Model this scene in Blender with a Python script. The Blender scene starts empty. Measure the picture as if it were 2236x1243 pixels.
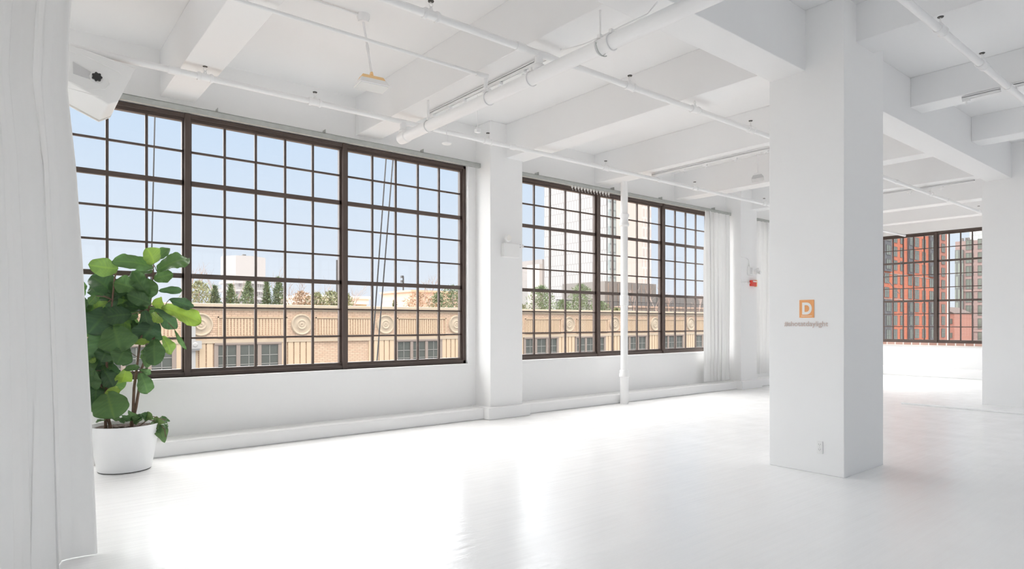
import bpy, bmesh, math, random
from mathutils import Vector, Matrix

sc = bpy.context.scene
COL = sc.collection

# ------------------------------------------------------------------ camera
SW, SH = 2236, 1243
YAW = 51.0155            # degrees between the view direction and the +X axis (window wall runs along X)
cam_d = bpy.data.cameras.new('camera')
cam = bpy.data.objects.new('camera', cam_d)
COL.objects.link(cam)
cam.location = (0, 0, 1.4)
cam.rotation_euler = (math.radians(90), 0, math.radians(YAW - 90))
cam_d.sensor_fit = 'HORIZONTAL'
cam_d.sensor_width = 36
cam_d.lens = 36 * 1378.3 / SW
cam_d.shift_y = (706 - SH / 2) / SW
cam_d.clip_start = 0.05
cam_d.clip_end = 2000
sc.camera = cam

# ------------------------------------------------------------------ exposure and colour
sc.view_settings.view_transform = 'Standard'
sc.view_settings.look = 'None'
sc.view_settings.gamma = 1
sc.view_settings.use_curve_mapping = False
sc.view_settings.exposure = 0.10
sc.cycles.max_bounces = 14
sc.cycles.diffuse_bounces = 10
sc.cycles.glossy_bounces = 5
sc.cycles.transmission_bounces = 6
sc.cycles.transparent_max_bounces = 14
sc.cycles.use_denoising = True
sc.cycles.sample_clamp_indirect = 8

# ------------------------------------------------------------------ sky
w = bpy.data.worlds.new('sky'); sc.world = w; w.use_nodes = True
nt = w.node_tree; nt.nodes.clear()
wo = nt.nodes.new('ShaderNodeOutputWorld'); bg = nt.nodes.new('ShaderNodeBackground')
tc = nt.nodes.new('ShaderNodeTexCoord'); sp = nt.nodes.new('ShaderNodeSeparateXYZ'); rp = nt.nodes.new('ShaderNodeValToRGB')
nt.links.new(tc.outputs['Generated'], sp.inputs[0]); nt.links.new(sp.outputs['Z'], rp.inputs[0])
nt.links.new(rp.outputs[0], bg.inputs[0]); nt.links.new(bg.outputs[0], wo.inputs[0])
el = rp.color_ramp.elements
el[0].position = 0.0; el[0].color = (0.86, 0.91, 0.985, 1)
el[1].position = 0.62; el[1].color = (0.93, 0.90, 0.865, 1)
e = el.new(0.12); e.color = (0.77, 0.86, 0.98, 1)
e = el.new(0.33); e.color = (0.61, 0.775, 0.985, 1)
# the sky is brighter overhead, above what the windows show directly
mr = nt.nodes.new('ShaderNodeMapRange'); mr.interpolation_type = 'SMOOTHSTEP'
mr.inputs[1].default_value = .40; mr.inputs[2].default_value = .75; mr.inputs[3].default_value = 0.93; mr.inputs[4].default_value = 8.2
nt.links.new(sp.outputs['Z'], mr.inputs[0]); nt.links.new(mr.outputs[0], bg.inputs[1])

# ------------------------------------------------------------------ soft sun from beyond the window wall
sd = bpy.data.lights.new('sun', 'SUN'); so = bpy.data.objects.new('sun', sd); COL.objects.link(so)
sd.energy = 9.8; sd.angle = math.radians(110); sd.color = (1.0, 0.995, 0.985)
so.location = (0, 30, 30)
so.rotation_euler = Vector((.25, -.85, -.6)).to_track_quat('-Z', 'Y').to_euler()

# ================================================================== helpers
def tag(o, label=None, cat=None, group=None, kind=None):
    if label: o['label'] = label
    if cat: o['category'] = cat
    if group: o['group'] = group
    if kind: o['kind'] = kind
    return o

def empty(name, loc, label=None, cat=None, group=None, kind=None):
    o = bpy.data.objects.new(name, None); COL.objects.link(o); o.location = loc
    o.empty_display_size = 0.1
    return tag(o, label, cat, group, kind)

class MB:
    def __init__(s): s.v = []; s.f = []; s.sm = False
    def add(s, vs, fs):
        n = len(s.v); s.v += [tuple(p) for p in vs]; s.f += [[i + n for i in f] for f in fs]; return s
    def box(s, x0, x1, y0, y1, z0, z1):
        vs = [(x, y, z) for x in (x0, x1) for y in (y0, y1) for z in (z0, z1)]
        return s.add(vs, [(0, 1, 3, 2), (4, 6, 7, 5), (0, 4, 5, 1), (2, 3, 7, 6), (0, 2, 6, 4), (1, 5, 7, 3)])
    def prism(s, a, b):       # two matching polygons
        n = len(a)
        return s.add(list(a) + list(b), [list(range(n))[::-1], [n + i for i in range(n)]] +
                     [(i, (i + 1) % n, n + (i + 1) % n, n + i) for i in range(n)])
    def tube(s, pts, r, n=12, cap=True):
        pts = [Vector(p) for p in pts]; rings = []
        rr = r if isinstance(r, (list, tuple)) else [r] * len(pts)
        t0 = (pts[1] - pts[0]).normalized()
        ref = Vector((0, 0, 1)) if abs(t0.z) < 0.9 else Vector((1, 0, 0))
        u = t0.cross(ref).normalized()
        for i, p in enumerate(pts):
            if i == 0: t = t0
            elif i == len(pts) - 1: t = (pts[i] - pts[i - 1]).normalized()
            else: t = ((pts[i + 1] - p).normalized() + (p - pts[i - 1]).normalized()).normalized()
            u = (u - t * u.dot(t)).normalized(); v = t.cross(u)
            rings.append([p + (u * math.cos(2 * math.pi * k / n) + v * math.sin(2 * math.pi * k / n)) * rr[i] for k in range(n)])
        vs = [q for R in rings for q in R]; fs = []
        for i in range(len(pts) - 1):
            for k in range(n):
                a = i * n + k; b = i * n + (k + 1) % n
                fs.append((a, b, b + n, a + n))
        if cap: fs += [list(range(n))[::-1], [(len(pts) - 1) * n + k for k in range(n)]]
        s.sm = True
        return s.add(vs, fs)
    def lathe(s, prof, c=(0, 0, 0), n=40, axis='Z', closed=False):
        c = Vector(c); vs = []
        for r, h in prof:
            for k in range(n):
                a = 2 * math.pi * k / n
                if axis == 'Z': p = (r * math.cos(a), r * math.sin(a), h)
                elif axis == 'Y': p = (r * math.cos(a), h, r * math.sin(a))
                else: p = (h, r * math.cos(a), r * math.sin(a))
                vs.append(c + Vector(p))
        fs = []
        for i in range(len(prof) - 1):
            for k in range(n):
                a = i * n + k; b = i * n + (k + 1) % n
                fs.append((a, b, b + n, a + n))
        if prof[0][0] > 1e-5 and not closed: fs.append(list(range(n))[::-1])
        if prof[-1][0] > 1e-5 and not closed: fs.append([(len(prof) - 1) * n + k for k in range(n)])
        s.sm = True
        return s.add(vs, fs)
    def build(s, name, mat, parent=None, bevel=0, smooth=None, sub=0, solid=0):
        me = bpy.data.meshes.new(name); me.from_pydata(s.v, [], s.f)
        bm = bmesh.new(); bm.from_mesh(me)
        bmesh.ops.recalc_face_normals(bm, faces=bm.faces)
        bm.to_mesh(me); bm.free()
        o = bpy.data.objects.new(name, me); COL.objects.link(o)
        if mat: me.materials.append(mat)
        if smooth if smooth is not None else s.sm:
            me.polygons.foreach_set('use_smooth', [True] * len(me.polygons))
            m = o.modifiers.new('es', 'EDGE_SPLIT'); m.split_angle = math.radians(40)
        if solid: m = o.modifiers.new('so', 'SOLIDIFY'); m.thickness = solid; m.offset = 0
        if bevel: m = o.modifiers.new('bv', 'BEVEL'); m.width = bevel; m.segments = 2; m.limit_method = 'ANGLE'
        if parent:
            o.parent = parent
            o.matrix_parent_inverse = Matrix.Translation(parent.location).inverted() if not parent.parent else \
                Matrix.Translation(wloc(parent)).inverted()
        return o

def wloc(o):
    # world translation of a parent built with identity rotation
    return o.location if o.parent is None else Vector((0, 0, 0))

def copy_tree(o, delta, parent=None):
    c = o.copy(); COL.objects.link(c)
    if parent is None: c.location = Vector(o.location) + Vector(delta)
    else: c.parent = parent
    for ch in [x for x in bpy.data.objects if x.parent is o]:
        copy_tree(ch, delta, c)
    return c

# ------------------------------------------------------------------ materials
def mat(name, col, rough=0.6, metal=0.0, spec=0.5, noise=0.0, nscale=8, bump=0.0, bscale=40, trans=None, coat=0):
    m = bpy.data.materials.new(name); m.use_nodes = True
    n = m.node_tree.nodes; l = m.node_tree.links; b = n['Principled BSDF']
    b.inputs['Base Color'].default_value = (*col, 1); b.inputs['Roughness'].default_value = rough
    b.inputs['Metallic'].default_value = metal; b.inputs['Specular IOR Level'].default_value = spec
    if coat: b.inputs['Coat Weight'].default_value = coat; b.inputs['Coat Roughness'].default_value = 0.1
    if noise or bump:
        t = n.new('ShaderNodeTexCoord')
    if noise:
        nz = n.new('ShaderNodeTexNoise'); nz.inputs['Scale'].default_value = nscale; nz.inputs['Detail'].default_value = 4
        l.new(t.outputs['Object'], nz.inputs['Vector'])
        mx = n.new('ShaderNodeMix'); mx.data_type = 'RGBA'
        mx.inputs[6].default_value = (*[c * (1 - noise) for c in col], 1); mx.inputs[7].default_value = (*[min(1, c * (1 + noise)) for c in col], 1)
        l.new(nz.outputs['Fac'], mx.inputs[0]); l.new(mx.outputs[2], b.inputs['Base Color'])
    if bump:
        n2 = n.new('ShaderNodeTexNoise'); n2.inputs['Scale'].default_value = bscale; l.new(t.outputs['Object'], n2.inputs['Vector'])
        bp = n.new('ShaderNodeBump'); bp.inputs['Strength'].default_value = bump; bp.inputs['Distance'].default_value = 0.01
        l.new(n2.outputs['Fac'], bp.inputs['Height']); l.new(bp.outputs[0], b.inputs['Normal'])
    return m

def brick(name, c1, c2, mortar, bw, bh, plane='XZ', rough=0.85, bump=0.3, msize=0.012):
    m = bpy.data.materials.new(name); m.use_nodes = True
    n = m.node_tree.nodes; l = m.node_tree.links; b = n['Principled BSDF']; b.inputs['Roughness'].default_value = rough
    t = n.new('ShaderNodeTexCoord'); s = n.new('ShaderNodeSeparateXYZ'); c = n.new('ShaderNodeCombineXYZ')
    l.new(t.outputs['Object'], s.inputs[0])
    if plane == 'BOX':
        ad = n.new('ShaderNodeMath'); ad.operation = 'ADD'
        l.new(s.outputs['X'], ad.inputs[0]); l.new(s.outputs['Y'], ad.inputs[1]); l.new(ad.outputs[0], c.inputs[0])
    else: l.new(s.outputs[plane[0]], c.inputs[0])
    l.new(s.outputs['Z'], c.inputs[1])
    k = n.new('ShaderNodeTexBrick'); k.inputs['Scale'].default_value = 1
    k.inputs['Color1'].default_value = (*c1, 1); k.inputs['Color2'].default_value = (*c2, 1); k.inputs['Mortar'].default_value = (*mortar, 1)
    k.inputs['Brick Width'].default_value = bw; k.inputs['Row Height'].default_value = bh; k.inputs['Mortar Size'].default_value = msize
    l.new(c.outputs[0], k.inputs['Vector']); l.new(k.outputs['Color'], b.inputs['Base Color'])
    if bump:
        bp = n.new('ShaderNodeBump'); bp.inputs['Strength'].default_value = bump; bp.inputs['Distance'].default_value = 0.01
        l.new(k.outputs['Fac'], bp.inputs['Height']); bp.invert = True; l.new(bp.outputs[0], b.inputs['Normal'])
    return m

M = {}
M['wall'] = mat('white_wall_paint', (.885, .885, .883), .55, bump=.04, bscale=30)
M['ceil'] = mat('white_ceiling_paint', (.865, .867, .87), .7, bump=.05, bscale=20)
M['paint'] = mat('white_gloss_paint', (.88, .88, .88), .4)
M['steel'] = mat('dark_brown_steel', (.095, .068, .057), .45, noise=.15, nscale=5)
M['galv'] = mat('galvanised_steel', (.47, .49, .47), .5, metal=.2, noise=.15, nscale=14)
M['darkmetal'] = mat('dark_metal', (.09, .09, .085), .4, metal=.5)
M['white_plastic'] = mat('white_plastic', (.86, .86, .85), .35)
M['grey_plastic'] = mat('grey_plastic', (.6, .6, .6), .4)
M['black'] = mat('black_plastic', (.03, .03, .03), .4)
M['pot'] = mat('white_pot_plastic', (.86, .87, .88), .3)
M['soil'] = mat('dark_soil', (.05, .035, .028), .95, noise=.5, nscale=40, bump=.8, bscale=60)
M['bark'] = mat('brown_bark', (.17, .105, .075), .8, noise=.4, nscale=30, bump=.5, bscale=80)
M['extgrey'] = mat('weathered_grey_metal', (.34, .33, .32), .6)
M['red'] = mat('red_plastic', (.75, .07, .045), .4)
M['lens'] = mat('frosted_lens', (.74, .77, .77), .3)
M['orange'] = mat('orange_vinyl', (.90, .42, .16), .5)
M['logo_white'] = mat('white_vinyl', (.9, .88, .84), .5)
M['tan_vinyl'] = mat('greyish_pink_vinyl', (.62, .5, .45), .6)
M['amber'] = mat('amber_plastic', (.92, .62, .30), .35)
M['outlet_slot'] = mat('outlet_slot', (.35, .35, .35), .5)

def glass_mat(name, tint=(1, 1, 1), refl=.06):
    m = bpy.data.materials.new(name); m.use_nodes = True; n = m.node_tree.nodes; l = m.node_tree.links; n.clear()
    o = n.new('ShaderNodeOutputMaterial'); tr = n.new('ShaderNodeBsdfTransparent'); gl = n.new('ShaderNodeBsdfGlossy')
    tr.inputs[0].default_value = (*tint, 1); gl.inputs['Roughness'].default_value = .02
    lw = n.new('ShaderNodeLayerWeight'); lw.inputs[0].default_value = .5
    pw = n.new('ShaderNodeMath'); pw.operation = 'POWER'; pw.inputs[1].default_value = 5; l.new(lw.outputs['Facing'], pw.inputs[0])
    mu = n.new('ShaderNodeMath'); mu.operation = 'MULTIPLY_ADD'; mu.inputs[1].default_value = .6; mu.inputs[2].default_value = .02; l.new(pw.outputs[0], mu.inputs[0])
    mx = n.new('ShaderNodeMixShader'); l.new(mu.outputs[0], mx.inputs[0]); l.new(tr.outputs[0], mx.inputs[1]); l.new(gl.outputs[0], mx.inputs[2])
    l.new(mx.outputs[0], o.inputs[0]); return m
M['glass'] = glass_mat('window_glass', (.985, .99, .99))

def floor_mat():
    m = bpy.data.materials.new('white_gloss_floor'); m.use_nodes = True
    n = m.node_tree.nodes; l = m.node_tree.links; b = n['Principled BSDF']
    t = n.new('ShaderNodeTexCoord'); mp = n.new('ShaderNodeMapping'); mp.inputs['Scale'].default_value = (.5, 9, 1)
    nz = n.new('ShaderNodeTexNoise'); nz.inputs['Scale'].default_value = 1.6; nz.inputs['Detail'].default_value = 5
    l.new(t.outputs['Object'], mp.inputs[0]); l.new(mp.outputs[0], nz.inputs['Vector'])
    n3 = n.new('ShaderNodeTexNoise'); n3.inputs['Scale'].default_value = 3.2; n3.inputs['Detail'].default_value = 3
    l.new(t.outputs['Object'], n3.inputs['Vector'])
    rr = n.new('ShaderNodeMapRange'); rr.inputs[3].default_value = .16; rr.inputs[4].default_value = .30
    l.new(n3.outputs['Fac'], rr.inputs[0]); l.new(rr.outputs[0], b.inputs['Roughness'])
    bp = n.new('ShaderNodeBump'); bp.inputs['Strength'].default_value = .18; bp.inputs['Distance'].default_value = .02
    l.new(nz.outputs['Fac'], bp.inputs['Height']); l.new(bp.outputs[0], b.inputs['Normal'])
    b.inputs['Base Color'].default_value = (.905, .905, .905, 1); b.inputs['Specular IOR Level'].default_value = .5
    b.inputs['IOR'].default_value = 1.5
    return m
M['floor'] = floor_mat()

def cloth_mat():
    m = bpy.data.materials.new('white_curtain_cloth'); m.use_nodes = True; n = m.node_tree.nodes; l = m.node_tree.links; n.clear()
    o = n.new('ShaderNodeOutputMaterial'); d = n.new('ShaderNodeBsdfDiffuse'); t = n.new('ShaderNodeBsdfTranslucent'); x = n.new('ShaderNodeMixShader')
    d.inputs[0].default_value = (.83, .83, .825, 1); t.inputs[0].default_value = (.8, .8, .79, 1); x.inputs[0].default_value = .12
    tc = n.new('ShaderNodeTexCoord'); nz = n.new('ShaderNodeTexNoise'); nz.inputs['Scale'].default_value = 260
    bp = n.new('ShaderNodeBump'); bp.inputs['Strength'].default_value = .08; bp.inputs['Distance'].default_value = .003
    l.new(tc.outputs['Object'], nz.inputs['Vector']); l.new(nz.outputs['Fac'], bp.inputs['Height']); l.new(bp.outputs[0], d.inputs['Normal'])
    l.new(d.outputs[0], x.inputs[1]); l.new(t.outputs[0], x.inputs[2]); l.new(x.outputs[0], o.inputs[0]); return m
M['cloth'] = cloth_mat()

def leaf_mat(name, c0, c1, c2):
    m = bpy.data.materials.new(name); m.use_nodes = True; n = m.node_tree.nodes; l = m.node_tree.links; b = n['Principled BSDF']
    at = n.new('ShaderNodeAttribute'); at.attribute_name = 'tone'
    rp = n.new('ShaderNodeValToRGB'); el = rp.color_ramp.elements
    el[0].color = (*c0, 1); el[1].color = (*c2, 1); e = el.new(.45); e.color = (*c1, 1)
    l.new(at.outputs['Fac'], rp.inputs[0])
    l.new(rp.outputs[0], b.inputs['Base Color']); b.inputs['Roughness'].default_value = .38
    t = n.new('ShaderNodeBsdfTranslucent'); x = n.new('ShaderNodeMixShader'); x.inputs[0].default_value = .35
    l.new(rp.outputs[0], t.inputs[0]); o = n['Material Output']
    l.new(b.outputs[0], x.inputs[1]); l.new(t.outputs[0], x.inputs[2]); l.new(x.outputs[0], o.inputs[0])
    return m
M['leaf'] = leaf_mat('fig_leaf', (.035, .085, .04), (.10, .20, .06), (.30, .45, .06))
M['ivy'] = leaf_mat('ivy_leaf', (.05, .11, .05), (.12, .22, .08), (.3, .4, .12))
M['conifer'] = mat('evergreen_needles', (.10, .14, .065), .8, noise=.5, nscale=3)
M['olive_bush'] = mat('olive_bush', (.17, .18, .09), .8, noise=.5, nscale=3)
M['russet_bush'] = mat('russet_bush', (.30, .21, .14), .8, noise=.4, nscale=3)
M['twig'] = mat('grey_brown_twigs', (.27, .22, .20), .9)
M['polemetal'] = mat('dark_pole', (.04, .04, .043), .6)

# ================================================================== the room shell
Yw = 7.72          # inner face of the window wall
SL = 4.36          # slab
def struct(name, mb, m, parent=None, **k):
    o = mb.build(name, m, parent, **k)
    if parent is None: o['kind'] = 'structure'
    return o

struct('floor', MB().box(-7, 19.3, -6.2, 8.05, -.2, 0), M['floor'])
struct('ceiling', MB().box(-7, 19.3, -6.2, 8.05, SL, SL + .25), M['ceil'])

WINS = {1: (-.31, 5.405), 2: (6.35, 12.07), 3: (13.02, 18.72), 5: (-6.7, -1.0)}
wb = MB(); wb.box(-7, 19.3, Yw, 7.885, 0, .80); wb.box(-7, 19.3, Yw, 7.885, 3.752, SL)
xs = [-7] + sorted(v for p in WINS.values() for v in p) + [19.3]
for i in range(0, len(xs), 2): wb.box(xs[i], xs[i + 1], Yw, 7.885, .80, 3.752)
struct('wall_left', wb, M['wall'])
wf = MB(); FX = 18.97
wf.box(FX, 19.3, -6.2, Yw, 0, .86); wf.box(FX, 19.3, -6.2, Yw, 3.80, SL)
FW = [(4.42, 7.28), (-1.2, 3.6)]
ys = [-6.2, -1.2, 3.6, 4.42, 7.28, Yw]
for i in range(0, 6, 2): wf.box(FX, 19.3, ys[i], ys[i + 1], .86, 3.80)
struct('wall_far', wf, M['wall'])
wn_ = MB().box(-7.3, -7, -6.2, 8.05, 0, SL)
struct('wall_near', wn_, M['wall'])
wr_ = MB(); wr_.box(-7, 19.3, -6.5, -6.2, 0, .80); wr_.box(-7, 19.3, -6.5, -6.2, 3.752, SL)
xr = [-7, -6.4, -.8, .3, 5.9, 7.0, 12.6, 13.7, 19.0, 19.3]  # wall edges around the openings of the added fill windows
for i in range(0, len(xr), 2): wr_.box(xr[i], xr[i + 1], -6.5, -6.2, .80, 3.752)
struct('wall_right', wr_, M['wall'])
struct('baseboard_left', MB().box(-7, 18.9, 7.40, Yw, 0, .16), M['wall'], bevel=.02)
struct('baseboard_far', MB().box(18.80, FX, -6.2, 7.4, 0, .24), M['wall'], bevel=.015)

# brick course under the far window
M['sillbrick'] = brick('sill_brick', (.42, .24, .19), (.55, .36, .30), (.75, .70, .66), .2, .09, 'YZ', bump=.2, msize=.015)
struct('trim_1', MB().box(18.93, 19.2, 4.42, 7.28, .80, .885), M['sillbrick'])
struct('trim_2', MB().box(FX + .02, 19.28, 4.34, 4.46, .86, 3.80), M['sillbrick'])

# wall pilasters with square plinths
def pilaster(x0, x1):
    p = empty('wall_pilaster', (x0, 7.35, 0), kind='structure')
    MB().box(x0, x1, 7.35, Yw + .02, 0, SL).build('shaft', M['wall'], p, bevel=.012)
    MB().box(x0 - .09, x1 + .09, 7.27, Yw, 0, .175).build('plinth', M['wall'], p, bevel=.01)
pilaster(5.545, 6.155); pilaster(12.2, 12.83); pilaster(-1.0, -.4)

# free-standing columns
column = struct('column', MB().box(5.91, 6.775, 2.54, 3.255, 0, SL), M['wall'], bevel=.006)
struct('column', MB().box(12.9, 13.76, 2.54, 3.30, 0, SL), M['wall'], bevel=.006)
struct('column', MB().box(-1.1, -.25, 2.54, 3.255, 0, SL), M['wall'], bevel=.006)

# girder and cross beams
struct('ceiling_girder', MB().box(-7, 18.95, 2.895, 3.24, 3.785, SL), M['ceil'], bevel=.006)
BX = [(1.34, 1.68), (3.61, 3.95), (5.845, 6.2), (8.11, 8.45), (10.385, 10.71), (12.63, 12.96), (14.98, 15.3), (17.1, 17.42), (-.93, -.6), (-3.2, -2.87), (-5.5, -5.17)]
for a, b in BX:
    struct('ceiling_beam', MB().box(a, b, 3.24, Yw, 3.86, SL), M['ceil'], bevel=.006)
for a, b in [(6.16, 6.55), (8.53, 8.88), (10.83, 11.2), (13.1, 13.45), (15.4, 15.75), (3.85, 4.2), (1.55, 1.9), (-.75, -.4), (-3.0, -2.65)]:
    struct('ceiling_beam', MB().box(a, b, -6.2, 2.895, 4.005, SL), M['ceil'], bevel=.006)
struct('trim_3', MB().box(-7, 19, -.2, .15, 3.9, SL), M['ceil'])

# raised floor slab on the right
struct('floor_platform', MB().box(12.15, 18.8, -6.2, 4.27, 0, .028), M['floor'], bevel=.006)

# ================================================================== steel windows
ROWS = [.887, 1.232, 1.58, 1.932, 2.281, 2.632, 2.975, 3.328, 3.665]
def window(idx, mp, u0, u1, z0, z1, mull, rows, bars, thick=(3, 6), fr=.085):
    """mp(u, v, z) -> world; u along the wall, v outwards from the frame's inner face"""
    root = empty('window_%d' % idx, mp(u0, 0, z0), kind='structure')
    def bx(mb, ua, ub, va, vb, za, zb):
        ps = [mp(u, v, z) for u in (ua, ub) for v in (va, vb) for z in (za, zb)]
        mb.add(ps, [(0, 1, 3, 2), (4, 6, 7, 5), (0, 4, 5, 1), (2, 3, 7, 6), (0, 2, 6, 4), (1, 5, 7, 3)])
    f = MB()
    bx(f, u0, u1, 0, .10, z0, z0 + .05); bx(f, u0, u1, .025, .09, z0, rows[0])
    bx(f, u0, u1, 0, .10, z1 - .045, z1); bx(f, u0, u1, .025, .09, rows[-1], z1)
    bx(f, u0, u0 + .05, 0, .10, z0, z1); bx(f, u0, u0 + fr, .03, .09, z0, z1)
    bx(f, u1 - .05, u1, 0, .10, z0, z1); bx(f, u1 - fr, u1, .03, .09, z0, z1)
    f.build('window_frame', M['steel'], root, bevel=.004)
    for a, b in mull:
        m = MB(); c = (a + b) / 2
        bx(m, c - .03, c + .03, -.015, .11, z0, z1); bx(m, a, b, .03, .085, rows[0], rows[-1])
        m.build('mullion', M['steel'], root, bevel=.003)
    g = MB()
    for i, z in enumerate(rows[1:-1], 1):
        t = .026 if i in thick else .0105
        bx(g, u0 + .05, u1 - .05, .03, .075 if i in thick else .06, z - t, z + t)
    for u in bars: bx(g, u - .0135, u + .0135, .032, .062, rows[0], rows[-1])
    g.build('glazing_bars', M['steel'], root)
    p = MB(); bx(p, u0 + .04, u1 - .04, .045, .049, z0 + .04, z1 - .04)
    p.build('window_pane', M['glass'], root)
    return root
def left(u, v, z): return (u, 7.775 + v, z)
def far(u, v, z): return (19.0 + v, u, z)
def sections(u0, u1, s, n=5):
    out = []
    for a, b in s: out += [a + (b - a) * k / n for k in range(1, n)]
    return out
s1 = [(-.225, 1.571), (1.671, 3.424), (3.544, 5.31)]
window(1, left, -.31, 5.405, .80, 3.745, [(1.571, 1.671), (3.424, 3.544)], ROWS, [.143, .503, .863, 1.225] + sections(0, 0, s1[1:]))
s2 = [(6.435, 8.211), (8.353, 10.062), (10.205, 11.95)]
window(2, left, 6.35, 12.07, .81, 3.745, [(8.211, 8.353), (10.062, 10.205)], [z + .008 for z in ROWS], sections(0, 0, s2))
s3 = [(13.1, 14.86), (14.98, 16.7), (16.83, 18.63)]
window(3, left, 13.02, 18.72, .81, 3.745, [(14.86, 14.98), (16.7, 16.83)], ROWS, sections(0, 0, s3))
s5 = [(-6.6, -4.86), (-4.75, -2.95), (-2.85, -1.1)]
window(5, left, -6.7, -1.0, .81, 3.745, [(-4.86, -4.75), (-2.95, -2.85)], ROWS, sections(0, 0, s5))  # unseen window behind the curtain end, added to let in more daylight
FR = [.965, 1.305, 1.647, 1.992, 2.338, 2.68, 3.028, 3.377, 3.71]
window(4, far, 4.42, 7.28, .885, 3.795, [(5.80, 5.92)], FR, [4.60, 4.83, 5.07, 5.32, 5.573, 6.137, 6.39, 6.64, 6.89, 7.14], fr=.06)
window(6, far, -1.2, 3.6, .885, 3.795, [(1.15, 1.27)], FR, [-1 + .25 * k for k in range(0, 19) if abs(-1 + .25 * k - 1.21) > .1], fr=.06)
def right(u, v, z): return (u, -6.25 - v, z)
for i, u0 in ((7, -6.4), (8, .3), (9, 7.0), (10, 13.7)):  # windows of the unseen right wall, added to bring in fill daylight
    u1 = min(u0 + 5.6, 19.0); c = [(u0 + 1.83, u0 + 1.95), (u0 + 3.68, u0 + 3.80)]
    window(i, right, u0, u1, .80, 3.745, c, ROWS, [u0 + .085 + .355 * k for k in range(1, 15)])
struct('trim_4', MB().box(-.31, 5.45, 7.69, 7.78, .765, .80), M['paint'], bevel=.006)
struct('trim_5', MB().box(6.30, 12.1, 7.69, 7.78, .765, .81), M['paint'], bevel=.006)

# ================================================================== curtains and rails
def curtain(name, pts, z0, z1, amp, folds, seed, endf=None, n=420, nz=46, label=None, topf=None):
    """cloth hanging along the ground line pts; endf(z) slides the far end in"""
    rnd = random.Random(seed)
    ph = [rnd.uniform(0, 6.28) for _ in range(8)]
    P = [Vector((x, y, 0)) for x, y in pts]
    L = [0]
    for i in range(1, len(P)): L.append(L[-1] + (P[i] - P[i - 1]).length)
    def at(s):
        s = max(0, min(L[-1], s))
        for i in range(1, len(P)):
            if s <= L[i] + 1e-9:
                k = (s - L[i - 1]) / (L[i] - L[i - 1]); d = (P[i] - P[i - 1]).normalized()
                return P[i - 1].lerp(P[i], k), Vector((d.y, -d.x, 0))
    mb = MB(); vs = []; fs = []
    for j in range(nz + 1):
        v = j / nz; z = z0 + (z1 - z0) * v
        e = endf(z) if endf else 0
        for i in range(n + 1):
            u = i / n
            s = e + u * (L[-1] - e)
            p, nn = at(s)
            uu = u + .012 * math.sin(3 * v + ph[0]) + .02 * math.sin(5.0 * u + 2.2 * v + ph[1])
            a = amp * (.65 + .35 * math.sin(7 * u + ph[2] + 1.3 * v)) * (1.0 + .18 * (1 - v))
            w1 = math.sin(2 * math.pi * folds * uu + ph[3])
            w2 = math.sin(2 * math.pi * folds * 1.73 * uu + ph[4] + 1.1 * v)
            k = (.8 * math.copysign(abs(w1) ** .8, w1) + .28 * w2 * (.4 + .6 * v))
            dd = Vector((-nn.y, nn.x, 0))
            q = p + nn * (a * k) + dd * (a * .55 * math.sin(4 * math.pi * folds * uu + 2 * ph[3]) * min(1, 6 * u, 6 * (1 - u)))
            zz = z
            if topf and j == nz: zz += topf(u)
            vs.append((q.x, q.y, zz))
    for j in range(nz):
        for i in range(n):
            a = j * (n + 1) + i; fs.append((a, a + 1, a + n + 2, a + n + 1))
    mb.add(vs, fs); mb.sm = True
    me_o = mb.build(name, M['cloth'], None)
    for m in list(me_o.modifiers): me_o.modifiers.remove(m)
    return me_o

def endf1(z):
    t = [(0, 0), (.9, .025), (1.7, .06), (2.3, .10), (2.75, .16), (3.1, .14), (3.5, .11), (3.9, .10)]
    for (a, x), (b, y) in zip(t, t[1:]):
        if z <= b: return x + (y - x) * (z - a) / (b - a)
    return .1
c1 = curtain('curtain', [(.405, 4.62), (.16, 4.36), (-.10, 4.22), (-.5, 4.05), (-.85, 3.95)], .004, 3.84, .085, 6.5, 3, endf1, n=620)
tag(MB().tube([(.45, 4.66, 3.852), (.16, 4.36, 3.852), (-.10, 4.22, 3.852), (-.5, 4.05, 3.852), (-1.3, 3.85, 3.852)], .014, 10).build('curtain_rod', M['paint']), 'white curtain rod above the tall curtain in the left foreground', 'curtain rod')
tag(c1, 'tall white cloth curtain hanging to the floor in the left foreground', 'curtain')
c2 = curtain('curtain', [(11.19, 7.57), (12.12, 7.55)], .20, 3.705, .05, 7, 5, nz=30, n=220)
tag(c2, 'white curtain drawn to the side between red pull station and second window', 'curtain')
c3 = curtain('curtain', [(12.93, 7.57), (13.9, 7.55)], .26, 3.705, .05, 7, 8, nz=30, n=220)
tag(c3, 'white curtain half hidden behind the column with the orange sign', 'curtain')

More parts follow.
